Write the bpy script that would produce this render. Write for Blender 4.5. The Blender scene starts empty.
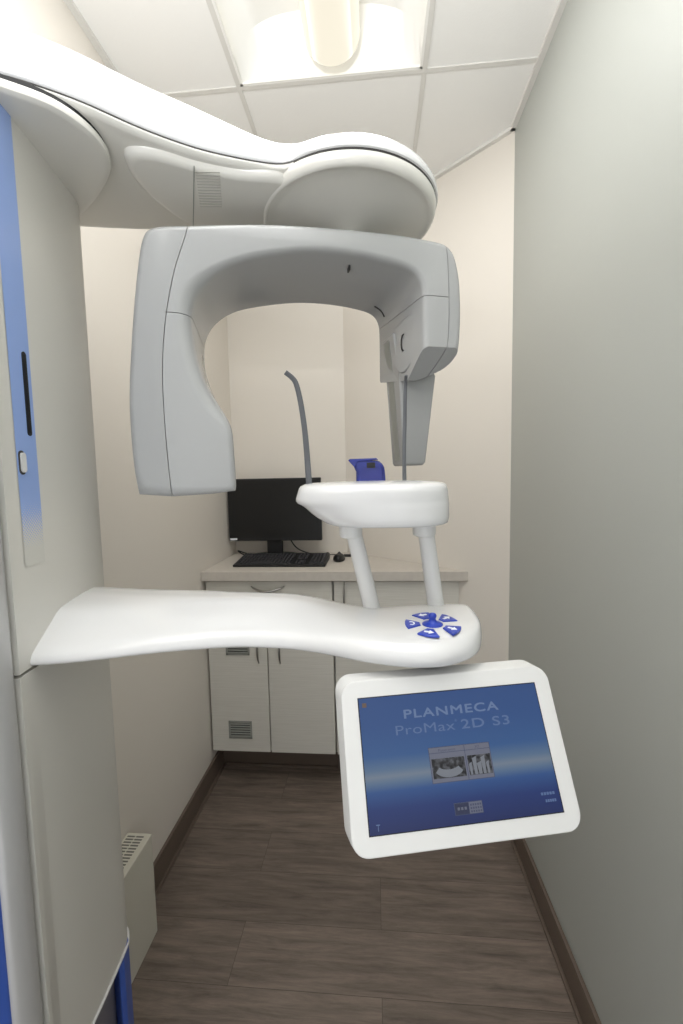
import bpy, bmesh, math, random
from mathutils import Vector, Matrix
C = bpy.context.scene.collection
R = math.radians

# ------------------------------------------------------------------ materials
def srgb(r, g, b):
    f = lambda c: (c/255/12.92) if c/255 <= .04045 else ((c/255+.055)/1.055)**2.4
    return (f(r), f(g), f(b), 1)

def mat(name, col, rough=.5, metal=0, coat=0, spec=.5):
    m = bpy.data.materials.new(name); m.use_nodes = True
    b = m.node_tree.nodes['Principled BSDF']
    b.inputs['Base Color'].default_value = col
    b.inputs['Roughness'].default_value = rough
    b.inputs['Metallic'].default_value = metal
    b.inputs['Coat Weight'].default_value = coat
    b.inputs['Coat Roughness'].default_value = .08
    b.inputs['Specular IOR Level'].default_value = spec
    return m

def nodes(m): return m.node_tree.nodes, m.node_tree.links, m.node_tree.nodes['Principled BSDF']

def noise_bump(m, scale, strength, dist=.002, stretch=(1, 1, 1)):
    n, l, b = nodes(m)
    tc = n.new('ShaderNodeTexCoord'); mp = n.new('ShaderNodeMapping'); mp.inputs['Scale'].default_value = stretch
    nz = n.new('ShaderNodeTexNoise'); nz.inputs['Scale'].default_value = scale; nz.inputs['Detail'].default_value = 4
    bp = n.new('ShaderNodeBump'); bp.inputs['Strength'].default_value = strength; bp.inputs['Distance'].default_value = dist
    l.new(tc.outputs['Object'], mp.inputs['Vector']); l.new(mp.outputs[0], nz.inputs['Vector'])
    l.new(nz.outputs['Fac'], bp.inputs['Height']); l.new(bp.outputs[0], b.inputs['Normal'])
    return nz

def streak(m, c1, c2, scale, stretch):
    n, l, b = nodes(m)
    nz = noise_bump(m, scale, .05, .001, stretch)
    rp = n.new('ShaderNodeValToRGB'); rp.color_ramp.elements[0].color = c1; rp.color_ramp.elements[1].color = c2
    rp.color_ramp.elements[0].position = .35; rp.color_ramp.elements[1].position = .65
    l.new(nz.outputs['Fac'], rp.inputs['Fac']); l.new(rp.outputs[0], b.inputs['Base Color'])

def emit(name, col, s):
    m = mat(name, (.01, .01, .012, 1), .5); b = m.node_tree.nodes['Principled BSDF']
    b.inputs['Emission Color'].default_value = col; b.inputs['Emission Strength'].default_value = s
    return m

M = {}
M['wall_beige'] = mat('warm white wall paint', srgb(228, 222, 213), .55); noise_bump(M['wall_beige'], 220, .08)
M['wall_green'] = mat('pale grey green wall paint', srgb(180, 183, 178), .4); noise_bump(M['wall_green'], 220, .06)
M['tile'] = mat('ceiling tile', srgb(244, 243, 240), .85); noise_bump(M['tile'], 160, .15)
M['grid'] = mat('ceiling grid metal', srgb(222, 220, 215), .5)
M['base'] = mat('brown vinyl baseboard', srgb(104, 91, 81), .45)
M['white'] = mat('glossy white shell', srgb(224, 224, 224), .2, coat=.5)
M['shell'] = mat('satin white shell', srgb(224, 224, 222), .34, coat=.2)
M['panel'] = mat('pearl grey column panel', srgb(214, 212, 205), .35, coat=.15)
M['under'] = mat('pearl grey underside', srgb(222, 220, 213), .28, coat=.3)
M['carm'] = mat('light grey arm shell', srgb(170, 171, 171), .26, coat=.3)
M['carm2'] = mat('grey arm end shell', srgb(163, 164, 164), .28, coat=.3)
M['trim'] = mat('satin aluminium trim', srgb(196, 196, 196), .4, metal=.3)
M['blue'] = mat('blue panel', srgb(58, 92, 178), .35, coat=.2)
M['darkgrey'] = mat('slate grey core', srgb(112, 110, 118), .5)
M['black'] = mat('black gap', srgb(18, 18, 20), .6)
M['plastic'] = mat('black plastic', srgb(24, 24, 26), .45)
M['lcd'] = mat('black display panel', srgb(14, 14, 15), .35)
M['key'] = mat('black key plastic', srgb(46, 46, 50), .5)
M['rod'] = mat('grey composite rod', srgb(92, 94, 98), .45); noise_bump(M['rod'], 120, .3)
M['bluep'] = mat('deep blue plastic', srgb(28, 42, 130), .22, coat=.4)
M['btn'] = mat('blue key membrane', srgb(40, 66, 176), .3)
M['sym'] = mat('white print', srgb(240, 242, 248), .5)
M['chrome'] = mat('brushed chrome', srgb(160, 158, 154), .28, metal=1)
M['lam'] = mat('pale woodgrain laminate', srgb(200, 196, 182), .5)
streak(M['lam'], srgb(224, 221, 213), srgb(216, 213, 204), 6, (1.2, 1, 55))
M['top'] = mat('beige countertop', srgb(196, 184, 170), .45)
streak(M['top'], srgb(207, 200, 191), srgb(202, 195, 186), 40, (1, 1, 1))
M['vent'] = mat('grey vent metal', srgb(150, 152, 146), .45)
M['heater'] = mat('cream heater enamel', srgb(214, 211, 198), .45)
M['troffer'] = mat('white light housing', srgb(245, 244, 240), .5)
M['lamp'] = emit('glowing lamp basket', (1, .93, .76, 1), .62)
M['hslot'] = mat('grey grille slot', srgb(112, 110, 104), .5)
M['slat'] = mat('soft grey slot', srgb(192, 190, 182), .5)
M['slot'] = mat('dark slot', srgb(60, 58, 56), .6)

# floor: dark grey-brown planks running across the room
m = mat('dark wood planks', srgb(80, 70, 64), .42); M['floor'] = m
n, l, b = nodes(m)
tc = n.new('ShaderNodeTexCoord')
br = n.new('ShaderNodeTexBrick'); br.offset = .37; br.inputs['Scale'].default_value = 1
br.inputs['Brick Width'].default_value = 1.22; br.inputs['Row Height'].default_value = .18
br.inputs['Mortar Size'].default_value = .0007; br.inputs['Mortar Smooth'].default_value = .1
br.inputs['Color1'].default_value = (0, 0, 0, 1); br.inputs['Color2'].default_value = (1, 1, 1, 1); br.inputs['Mortar'].default_value = (.0, .0, .0, 1)
l.new(tc.outputs['Object'], br.inputs['Vector'])
mp = n.new('ShaderNodeMapping'); mp.inputs['Scale'].default_value = (1.3, 13, 1)
ad = n.new('ShaderNodeVectorMath'); ad.operation = 'MULTIPLY_ADD'; ad.inputs[1].default_value = (3.1, 7.7, 0)
l.new(br.outputs['Color'], ad.inputs[0]); l.new(tc.outputs['Object'], ad.inputs[2]); l.new(ad.outputs[0], mp.inputs['Vector'])
nz = n.new('ShaderNodeTexNoise'); nz.inputs['Scale'].default_value = 2.6; nz.inputs['Detail'].default_value = 12; nz.inputs['Roughness'].default_value = .74; nz.inputs['Distortion'].default_value = .35
l.new(mp.outputs[0], nz.inputs['Vector'])
rp = n.new('ShaderNodeValToRGB'); e = rp.color_ramp.elements
e[0].position = .30; e[0].color = srgb(86, 76, 69); e[1].position = .70; e[1].color = srgb(150, 136, 125)
l.new(nz.outputs['Fac'], rp.inputs['Fac'])
mx = n.new('ShaderNodeMix'); mx.data_type = 'RGBA'; mx.blend_type = 'MULTIPLY'; mx.inputs[0].default_value = 1
r2 = n.new('ShaderNodeValToRGB'); r2.color_ramp.elements[0].color = (.80, .79, .78, 1); r2.color_ramp.elements[1].color = (1.05, 1.04, 1.03, 1)
l.new(br.outputs['Color'], r2.inputs['Fac']); l.new(rp.outputs[0], mx.inputs[6]); l.new(r2.outputs[0], mx.inputs[7])
mo = n.new('ShaderNodeMix'); mo.data_type = 'RGBA'; mo.inputs[7].default_value = srgb(76, 67, 61)
l.new(br.outputs['Fac'], mo.inputs[0]); l.new(mx.outputs[2], mo.inputs[6]); l.new(mo.outputs[2], b.inputs['Base Color'])
bp = n.new('ShaderNodeBump'); bp.inputs['Strength'].default_value = .12; bp.inputs['Distance'].default_value = .002
l.new(nz.outputs['Fac'], bp.inputs['Height']); l.new(bp.outputs[0], b.inputs['Normal'])

# blue stripe printed on the column: solid above, fading out as fine dots below
m = mat('printed blue stripe', srgb(146, 172, 226), .32, coat=.2); M['stripe'] = m
n, l, b = nodes(m)
tc = n.new('ShaderNodeTexCoord'); sp = n.new('ShaderNodeSeparateXYZ'); l.new(tc.outputs['Object'], sp.inputs[0])
mr = n.new('ShaderNodeMapRange'); mr.inputs['From Min'].default_value = 1.37; mr.inputs['From Max'].default_value = 1.48
l.new(sp.outputs['Z'], mr.inputs['Value'])
mp = n.new('ShaderNodeMapping'); mp.inputs['Scale'].default_value = (0, 260, 260); mp.inputs['Rotation'].default_value = (R(45), 0, 0)
vo = n.new('ShaderNodeTexVoronoi'); vo.inputs['Randomness'].default_value = 0; vo.inputs['Scale'].default_value = 1
l.new(tc.outputs['Object'], mp.inputs['Vector']); l.new(mp.outputs[0], vo.inputs['Vector'])
mm = n.new('ShaderNodeMath'); mm.operation = 'MULTIPLY'; mm.inputs[1].default_value = .95
l.new(mr.outputs[0], mm.inputs[0])
lt = n.new('ShaderNodeMath'); lt.operation = 'LESS_THAN'; l.new(vo.outputs['Distance'], lt.inputs[0]); l.new(mm.outputs[0], lt.inputs[1])
mx = n.new('ShaderNodeMix'); mx.data_type = 'RGBA'; mx.inputs[6].default_value = srgb(208, 207, 200); mx.inputs[7].default_value = srgb(146, 172, 226)
l.new(lt.outputs[0], mx.inputs[0]); l.new(mx.outputs[2], b.inputs['Base Color'])

# lit picture of the touch screen: blue with a pale band across the middle
m = mat('lit blue start screen', srgb(10, 14, 30), .3, spec=.3); M['display'] = m
n, l, b = nodes(m)
tc = n.new('ShaderNodeTexCoord'); sp = n.new('ShaderNodeSeparateXYZ'); l.new(tc.outputs['Object'], sp.inputs[0])
mr = n.new('ShaderNodeMapRange'); mr.inputs['From Min'].default_value = -.077; mr.inputs['From Max'].default_value = .077
l.new(sp.outputs['Z'], mr.inputs['Value'])
rp = n.new('ShaderNodeValToRGB'); l.new(mr.outputs[0], rp.inputs['Fac']); e = rp.color_ramp.elements
e[0].position = 0; e[0].color = srgb(40, 48, 90); e[1].position = 1; e[1].color = srgb(56, 82, 130)
for p, c in ((.17, (42, 58, 108)), (.29, (54, 84, 134)), (.35, (92, 114, 140)), (.395, (116, 128, 142)), (.44, (92, 114, 140)), (.54, (60, 92, 138)), (.76, (56, 84, 132))):
    x = e.new(p); x.color = srgb(*c)
l.new(rp.outputs[0], b.inputs['Emission Color']); b.inputs['Emission Strength'].default_value = .56
M['scr_text'] = emit('screen lettering', srgb(100, 122, 162), .53)
M['scr_text2'] = emit('screen thin lettering', srgb(88, 112, 156), .52)
M['scr_pane'] = emit('screen window', srgb(116, 120, 138), .42)
M['scr_line'] = emit('screen lines', srgb(62, 70, 100), .5)
M['scr_orange'] = emit('screen corner mark', srgb(104, 84, 72), .5)
m = mat('screen radiograph', srgb(5, 5, 6), .3); M['scr_xray'] = m
n, l, b = nodes(m)
tc = n.new('ShaderNodeTexCoord'); nz = n.new('ShaderNodeTexNoise'); nz.inputs['Scale'].default_value = 190; nz.inputs['Detail'].default_value = 3
l.new(tc.outputs['Object'], nz.inputs['Vector']); rp = n.new('ShaderNodeValToRGB')
rp.color_ramp.elements[0].position = .38; rp.color_ramp.elements[0].color = srgb(26, 27, 32); rp.color_ramp.elements[1].position = .66; rp.color_ramp.elements[1].color = srgb(120, 122, 130)
l.new(nz.outputs['Fac'], rp.inputs['Fac']); l.new(rp.outputs[0], b.inputs['Emission Color']); b.inputs['Emission Strength'].default_value = .3
M['scr_white'] = emit('screen pale bone', srgb(140, 146, 156), .36)
M['scr_dark'] = emit('screen dark', srgb(34, 44, 82), .4)

# ------------------------------------------------------------------ helpers
def link(name, bm, material, parent=None, smooth=40, bevel=0, seg=3, recalc=True):
    big = [f for f in bm.faces if len(f.verts) > 12]
    if big: bm.normal_update(); bmesh.ops.triangulate(bm, faces=big, ngon_method='EAR_CLIP')
    if recalc: bmesh.ops.recalc_face_normals(bm, faces=bm.faces)
    me = bpy.data.meshes.new(name); bm.to_mesh(me); bm.free()
    ms = material if isinstance(material, (list, tuple)) else [material]
    for x in ms: me.materials.append(x)
    o = bpy.data.objects.new(name, me); C.objects.link(o)
    if parent: o.parent = parent
    if bevel:
        md = o.modifiers.new('bevel', 'BEVEL'); md.width = bevel; md.segments = seg; md.limit_method = 'ANGLE'; md.angle_limit = R(35)
        md.harden_normals = False
    shade(me, smooth)
    return o

def shade(me, ang):
    if ang:
        for p in me.polygons: p.use_smooth = True
        me.set_sharp_from_angle(angle=R(ang))

def bake(o, ang=35):
    dg = bpy.context.evaluated_depsgraph_get(); dg.update()
    me = bpy.data.meshes.new_from_object(o.evaluated_get(dg), depsgraph=dg)
    o.modifiers.clear(); o.data = me; shade(me, ang)
    return o

def box(bm, c, s, rotz=0, mi=0):
    r = bmesh.ops.create_cube(bm, size=1, matrix=Matrix.Translation(c) @ Matrix.Rotation(rotz, 4, 'Z') @ Matrix.Diagonal((*s, 1)))
    for v in r['verts']:
        for f in v.link_faces: f.material_index = mi
    return r['verts']

def box2(bm, a, b_, mi=0):
    a, b_ = Vector(a), Vector(b_); return box(bm, (a+b_)/2, [abs(x) for x in (b_-a)], 0, mi)

def spline(pts, per=6, closed=True):
    pts = [Vector(p) for p in pts]; n_ = len(pts); out = []
    rng = n_ if closed else n_-1
    for i in range(rng):
        if closed: p0, p1, p2, p3 = pts[i-1], pts[i], pts[(i+1) % n_], pts[(i+2) % n_]
        else: p0, p1, p2, p3 = pts[max(i-1, 0)], pts[i], pts[i+1], pts[min(i+2, n_-1)]
        for k in range(per):
            t = k/per
            out.append(.5*((2*p1)+(p2-p0)*t+(2*p0-5*p1+4*p2-p3)*t*t+(3*p1-p0-3*p2+p3)*t**3))
    if not closed: out.append(pts[-1])
    return out

def resample(pts, n_):
    P = [Vector(p) for p in pts]; P.append(P[0]); L = [0]
    for a, b_ in zip(P, P[1:]): L.append(L[-1]+(b_-a).length)
    out = []; j = 0
    for k in range(n_):
        t = L[-1]*k/n_
        while L[j+1] < t: j += 1
        out.append(P[j].lerp(P[j+1], (t-L[j])/max(L[j+1]-L[j], 1e-9)))
    return out

def inset(loop, d):
    """move a closed plan loop (counter-clockwise) inwards by d, in small smoothed steps so corners never cross"""
    cur = [Vector((p[0], p[1])) for p in loop]; n_ = len(cur); k = max(1, math.ceil(abs(d)/.002)); st = d/k
    for _ in range(k if d else 0):
        nx = []
        for i in range(n_):
            t = (cur[(i+1) % n_]-cur[i-1]).normalized(); nx.append(Vector((cur[i].x-t.y*st, cur[i].y+t.x*st)))
        cur = [nx[i]*.5+(nx[i-1]+nx[(i+1) % n_])*.25 for i in range(n_)]
    return cur

def skin(bm, loops, closed=True, cap=(True, True), mi=0):
    V = [[bm.verts.new(p) for p in lp] for lp in loops]; n_ = len(loops[0])
    for a, b_ in zip(V, V[1:]):
        for i in range(n_ if closed else n_-1):
            f = bm.faces.new((a[i], a[(i+1) % n_], b_[(i+1) % n_], b_[i])); f.material_index = mi
    if cap[0]: bm.faces.new(V[0][::-1]).material_index = mi
    if cap[1]: bm.faces.new(V[-1]).material_index = mi

def stack(bm, outline, layers):
    """solid grown from a plan outline: layers of (z, inset)"""
    skin(bm, [[(p[0], p[1], z) for p in inset(outline, d)] for z, d in layers])

def lathe(bm, prof, c=(0, 0, 0), n_=64):
    skin(bm, [[(c[0]+r*math.cos(2*math.pi*i/n_), c[1]+r*math.sin(2*math.pi*i/n_), c[2]+z) for i in range(n_)] for r, z in prof])

def sweep(bm, path, rad, n_=12, flat=1, up=(0, 0, 1), cap=True):
    """tube along a path; rad number or list; flat squeezes one axis"""
    P = [Vector(p) for p in path]; loops = []; side = None
    for i, p in enumerate(P):
        t = (P[min(i+1, len(P)-1)]-P[max(i-1, 0)]).normalized()
        if side is None:
            u = Vector(up)
            if abs(t.dot(u)) > .98: u = Vector((1, 0, 0))
            side = t.cross(u).normalized()
        else: side = (side-t*side.dot(t)).normalized()
        nn = side.cross(t)
        r = rad[i] if isinstance(rad, (list, tuple)) else rad
        loops.append([p+side*(r*math.cos(2*math.pi*k/n_))+nn*(r*flat*math.sin(2*math.pi*k/n_)) for k in range(n_)])
    skin(bm, loops, cap=(cap, cap))

def thing(name, label, cat, loc=(0, 0, 0), group=None):
    o = bpy.data.objects.new(name, None); C.objects.link(o); o.location = loc; o.empty_display_size = .05
    o['label'] = label; o['category'] = cat
    if group: o['group'] = group
    return o

def reparent(root):
    """children were modelled in room coordinates: keep them there under their empty"""
    bpy.context.view_layer.update()
    inv = Matrix.Translation(root.location).inverted()
    for ch in root.children: ch.matrix_parent_inverse = inv

def tag(o, label, cat, group=None):
    o['label'] = label; o['category'] = cat
    if group: o['group'] = group
    return o

def struct(name, bm, m_, smooth=0, bevel=0):
    o = link(name, bm, m_, None, smooth, bevel); o['kind'] = 'structure'; return o

NB = bmesh.new

# ------------------------------------------------------------------ room
XL, XR, ZC = -.816, .545, 2.7775
YN, YB = -.45, 2.38
CX, CY = .545, 1.745            # where the slanted wall meets the right wall
BX = -.163                      # where it meets the back wall
T = .1
bm = NB(); box2(bm, (XL-T, YN, -.1), (XR+T, YB+T, 0)); struct('floor', bm, M['floor'])
bm = NB(); box2(bm, (XL-T, YN, 0), (XL, YB+T, ZC+.16)); struct('wall_left', bm, M['wall_beige'])
bm = NB(); box2(bm, (XL, YB, 0), (BX+.1, YB+T, ZC+.16)); struct('wall_back', bm, M['wall_beige'])
bm = NB(); box2(bm, (XR, YN, 0), (XR+T, YB+T, ZC+.16)); struct('wall_right', bm, M['wall_green'])
bm = NB(); d = Vector((BX-CX, YB-CY, 0)); L = d.length; box(bm, (0, 0, (ZC+.16)/2), (L+.04, .06, ZC+.16))
o = struct('wall_slanted', bm, M['wall_beige']); o.rotation_euler.z = math.atan2(-d.y, -d.x); nn = Vector((-d.y, d.x, 0)).normalized()
o.location = Vector(((CX+BX)/2, (CY+YB)/2, 0))-nn*.03

# ceiling around the recessed light opening
LX0, LX1, LY0, LY1 = -.433, .177, .262, 1.482
bm = NB()
box2(bm, (XL, YN, ZC), (LX0, YB, ZC+.03)); box2(bm, (LX1, YN, ZC), (XR, YB, ZC+.03))
box2(bm, (LX0, YN, ZC), (LX1, LY0, ZC+.03)); box2(bm, (LX0, LY1, ZC), (LX1, YB, ZC+.03))
struct('ceiling', bm, M['tile'])
bm = NB(); box2(bm, (XL-T, YN, ZC+.16), (XR+T, YB+T, ZC+.2)); struct('ceiling_deck', bm, M['tile'])
bm = NB(); g = .0075; dz = .004
for x in (LX0, LX1): box2(bm, (x-g, YN, ZC-dz), (x+g, YB, ZC+.002))
for y in (LY1, LY1-1.22):
    box2(bm, (XL, y-g, ZC-dz+.0006), (XR, y+g, ZC+.002))
y = LY1-.61
box2(bm, (XL, y-g, ZC-dz), (LX0, y+g, ZC+.002)); box2(bm, (LX1, y-g, ZC-dz), (XR, y+g, ZC+.002))
box2(bm, (XL, LY1+.61-g, ZC-dz), (LX1, LY1+.61+g, ZC+.002))
struct('trim_1', bm, M['grid'])
bm = NB()
box2(bm, (XL, YN, ZC-.012), (XL+.018, YB, ZC)); box2(bm, (XR-.018, YN, ZC-.012), (XR, CY, ZC)); box2(bm, (XL, YB-.018, ZC-.012), (BX, YB, ZC))
d = Vector((BX-CX, YB-CY, 0)); L = d.length; a = math.atan2(d.y, d.x); nn = Vector((-d.y, d.x, 0)).normalized()
box(bm, Vector(((CX+BX)/2, (CY+YB)/2, ZC-.006))+nn*.009, (L+.01, .018, .012), a)
struct('trim_2', bm, M['grid'])
# baseboards
bm = NB(); box2(bm, (XL, .93, 0), (XL+.012, 2.02, .105)); box2(bm, (XL+.012, 1.22, 0), (XL+.022, 2.02, .012)); struct('baseboard_left', bm, M['base'], 0, .002)
bm = NB(); box2(bm, (XR-.012, YN, 0), (XR, CY, .105)); box2(bm, (XR-.022, YN, 0), (XR-.012, CY-.02, .012)); struct('baseboard_right', bm, M['base'], 0, .002)
bm = NB(); box(bm, Vector((CX, CY, .0525))+d*.1+nn*.006, (L*.2, .012, .105), a); struct('baseboard_slanted', bm, M['base'], 0, .002)

# ------------------------------------------------------------------ ceiling light
cl = thing('ceiling_light', 'bright recessed ceiling light with a long rounded glowing basket', 'ceiling light', ((LX0+LX1)/2, (LY0+LY1)/2, ZC))
bm = NB(); H_ = .13; x0, x1 = LX0+g, LX1-g; y0, y1 = LY0+g, LY1-g; xc = (x0+x1)/2
prof = []
for k in range(9): t = R(90*k/8); prof.append((x0+.20*(1-math.cos(t)), ZC+H_*math.sin(t)))
prof += [(x1-(p[0]-x0), p[1]) for p in prof[::-1]]
rows = []
for y, s in ((y0, 0), (y0+.075, 1), (y1-.075, 1), (y1, 0)):
    rows.append([(xc+(px-xc)*(1 if s else 1), y if s else y, ZC+.001+(pz-ZC)*s) for px, pz in prof])
skin(bm, rows, closed=False, cap=(False, False))
link('housing', bm, M['troffer'], cl, 50, recalc=False)
bm = NB()
for a_, b_ in (((x0, y0), (x0+.008, y1)), ((x1-.008, y0), (x1, y1)), ((x0, y0), (x1, y0+.008)), ((x0, y1-.008), (x1, y1))):
    box2(bm, (*a_, ZC-.003), (*b_, ZC+.004))
link('frame', bm, M['troffer'], cl)
bm = NB(); r_ = .085; bx = -.112
rows = []
for y, k in ((y0+.14, .0), (y0+.142, .9), (y0+.15, 1), (y1-.078, 1), (y1-.070, .97), (y1-.066, .88)):
    rows.append([(bx+r_*max(k, .01)*math.cos(t), y, ZC+.05+r_*max(k, .01)*math.sin(t)) for t in [2*math.pi*i/40 for i in range(40)]])
skin(bm, rows)
link('lamp_basket', bm, M['lamp'], cl, 40)
reparent(cl)

# ------------------------------------------------------------------ cabinets and counter
CZ = 1.049
def pull(bm, a, b_, out, r=.0045, n_=14, bow=.03):
    a, b_, out = Vector(a), Vector(b_), Vector(out); pts = []; rr = []
    for i in range(n_+1):
        t = i/n_; pts.append(a.lerp(b_, t)+out*(bow*math.sin(math.pi*t)**.8)); rr.append(r*(.55+.65*math.sin(math.pi*t)))
    sweep(bm, pts, rr, 10)
YF = 1.895
def door(name, x0, x1, z0, z1, parent, th=.019):
    bm = NB(); box2(bm, (x0, YF, z0), (x1, YF+th, z1)); return link(name, bm, M['lam'], parent, 0, .0015, 2)
def vent(name, x0, x1, z0, z1, parent):
    bm = NB(); fr = .008
    for a_, b_ in (((x0, z0), (x0+fr, z1)), ((x1-fr, z0), (x1, z1)), ((x0, z0), (x1, z0+fr)), ((x0, z1-fr), (x1, z1))):
        box2(bm, (a_[0], YF-.004, a_[1]), (b_[0], YF+.002, b_[1]))
    k = 6
    for i in range(k):
        z = z0+fr+(z1-z0-2*fr)*(i+.5)/k
        vs = box(bm, (0, 0, 0), (x1-x0-fr, .010, .0035)); bmesh.ops.rotate(bm, verts=vs, matrix=Matrix.Rotation(R(38), 3, 'X')); bmesh.ops.translate(bm, verts=vs, vec=((x0+x1)/2, YF-.0005, z))
    box2(bm, (x0+.004, YF-.0006, z0+.004), (x1-.004, YF+.0004, z1-.004), 1)
    return link(name, bm, [M['vent'], M['black']], parent)
def carcass(x0, x1, parent, poly=None):
    bm = NB()
    if poly: skin(bm, [[(p[0], p[1], z) for p in poly] for z in (.155, CZ-.045)])
    else: box2(bm, (x0, YF+.021, .155), (x1, YB-.01, CZ-.045))
    return link('carcass', bm, M['lam'], parent)
cab = thing('base_cabinet', 'pale laminate base cabinet with one drawer over two doors and two vents', 'cabinet', (-.5, 2.1, 0))
carcass(-.812, -.204, cab)
bm = NB(); box2(bm, (-.812, 2.02, 0), (-.204, 2.05, .155)); box2(bm, (-.79, 2.01, 0), (-.204, 2.02, .012)); link('toe_kick', bm, M['base'], cab)
dr = door('drawer', -.806, -.205, .862, .998, cab)
bm = NB(); pull(bm, (-.586, YF, .975), (-.428, YF, .975), (0, -1, -.6), .0055); link('handle', bm, M['chrome'], dr)
d1 = door('door', -.806, -.521, .158, .856, cab); d2 = door('door', -.515, -.205, .158, .856, cab)
bm = NB(); pull(bm, (-.562, YF, .602), (-.562, YF, .73), (0, -1, 0), .0045, bow=.024); link('handle', bm, M['chrome'], d1)
bm = NB(); pull(bm, (-.458, YF, .602), (-.458, YF, .73), (0, -1, 0), .0045, bow=.024); link('handle', bm, M['chrome'], d2)
vent('vent', -.720, -.606, .642, .728, d1); vent('vent', -.722, -.608, .225, .313, d1)
reparent(cab)
cab2 = thing('base_cabinet', 'pale laminate base cabinet with one tall door under the right end of the counter', 'cabinet', (.08, 2.0, 0))
carcass(0, 0, cab2, [(-.2, YF+.021), (.37, YF+.0), (.37, 1.905), (-.12, 2.33), (-.2, 2.33)])
bm = NB(); box2(bm, (-.2, 2.02, 0), (.15, 2.05, .155)); link('toe_kick', bm, M['base'], cab2)
d3 = door('door', -.195, .236, .158, .998, cab2)
door('filler_panel', .241, .368, .158, .998, cab2)
bm = NB(); pull(bm, (-.148, YF, .865), (-.148, YF, .995), (0, -1, 0), .0045, bow=.024); link('handle', bm, M['chrome'], d3)
reparent(cab2)
bm = NB(); e_ = .003
poly = [(XL+.001, 1.87), (.4145, 1.87), (BX-.004, YB-.006), (XL+.001, YB-.002)]
skin(bm, [[(p[0], p[1], z) for p in poly] for z in (CZ-.044, CZ)])
tag(link('countertop', bm, M['top'], None, 0, .002, 2), 'beige countertop with its right end cut along the slanted wall', 'countertop')

# ------------------------------------------------------------------ computer
mon = thing('computer_monitor', 'black computer monitor switched off on the counter', 'monitor', (-.53, 2.2, CZ))
MY = 2.24
bm = NB(); box2(bm, (-.806, MY, 1.138), (-.291, MY+.028, 1.479)); link('housing', bm, M['plastic'], mon, 0, .004, 3)
bm = NB(); box2(bm, (-.794, MY-.0012, 1.157), (-.303, MY, 1.467)); link('screen', bm, M['lcd'], mon)
bm = NB(); box2(bm, (-.799, MY-.0018, 1.1435), (-.760, MY-.0001, 1.154)); link('sticker', bm, M['sym'], mon)['label'] = 'small white sticker'
bm = NB(); box2(bm, (-.60, MY+.02, 1.058), (-.515, MY+.05, 1.3)); link('stand_neck', bm, M['plastic'], mon, 0, .005, 2)
bm = NB(); skin(bm, [[(-.557+r_*math.cos(t), MY+.045+.55*r_*math.sin(t), CZ+z) for t in [2*math.pi*i/40 for i in range(40)]] for r_, z in [(.125, 0), (.127, .004), (.122, .010), (.05, .016)]]); link('stand_base', bm, M['plastic'], mon, 40)
bm = NB(); sweep(bm, spline([(-.5, MY+.04, 1.2), (-.45, MY+.05, 1.10), (-.38, MY+.05, 1.062), (-.30, MY+.06, 1.0535), (-.27, MY+.10, 1.0535)], 8, False), .0035, 8); link('cable', bm, M['plastic'], mon, 60)
reparent(mon)
kb = thing('keyboard', 'black computer keyboard in front of the monitor', 'keyboard', (-.465, 2.05, CZ))
KX0, KX1, KY0, KY1 = -.698, -.243, 1.972, 2.182
def kz(y): return CZ+.012+(y-KY0)/(KY1-KY0)*.020
bm = NB(); skin(bm, [[(x, KY0, CZ+.001), (x, KY1, CZ+.001), (x, KY1, kz(KY1)), (x, KY0, kz(KY0))] for x in (KX0, KX1)]); link('case', bm, M['plastic'], kb, 0, .003, 2)
rows_ = [(15, .0205)]*5
for r0 in range(6):
    y = KY0+.030+r0*.0292
    cols = [(0, 15), (16, 19), (20, 24)]
    for c0, c1 in cols:
        c = c0
        while c < c1:
            w = 6 if (r0 == 0 and c == 4) else 1
            xx = KX0+.012+c*.0181
            if xx+w*.0181 < KX1-.004 and not (r0 == 2 and c0 == 16):
                bm = NB(); zz = kz(y)
                skin(bm, [[(xx+i, y-.0125+i, z_+zz), (xx+w*.0181-.003-i, y-.0125+i, z_+zz), (xx+w*.0181-.003-i, y+.0125-i, z_+zz+.0016), (xx+i, y+.0125-i, z_+zz+.0016)] for z_, i in ((-.001, 0), (.0055, .002))])
                if c0 == 0 and r0 == 0 and c == 0: pass
                kk = link('key', bm, M['key'], kb)
            c += w
bm = NB(); sweep(bm, spline([(-.62, 2.18, 1.066), (-.70, 2.19, 1.068), (-.75, 2.215, 1.088), (-.72, 2.26, 1.066), (-.74, 2.33, 1.0535)], 8, False), .0035, 8); link('cable', bm, M['plastic'], kb, 60)
reparent(kb)
ms = thing('computer_mouse', 'black computer mouse right of the keyboard', 'mouse', (-.19, 2.13, CZ))
bm = NB(); outl = [Vector((-.19+.031*math.cos(t)*(1+.08*math.sin(t)), 2.13+.052*math.sin(t))) for t in [2*math.pi*i/32 for i in range(32)]]
stack(bm, outl, [(CZ+.001, .003), (CZ+.008, 0), (CZ+.02, .002), (CZ+.029, .008), (CZ+.034, .016), (CZ+.036, .026)]); link('body', bm, M['plastic'], ms, 60)
bm = NB(); sweep(bm, [(-.195+.005*i-.0, 2.146, CZ+.0335+.006*math.sin(math.pi*i/2)) for i in range(3)], .006, 10); link('scroll_wheel', bm, M['key'], ms)
bm = NB(); sweep(bm, spline([(-.187, 2.18, CZ+.012), (-.175, 2.21, CZ+.004), (-.16, 2.24, CZ+.0035), (-.20, 2.28, CZ+.0035), (-.28, 2.28, CZ+.0035)], 8, False), .0022, 8)
box2(bm, (-.172, 2.225, CZ+.0005), (-.135, 2.245, CZ+.013))
link('cable', bm, M['key'], ms, 60)
reparent(ms)

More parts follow.
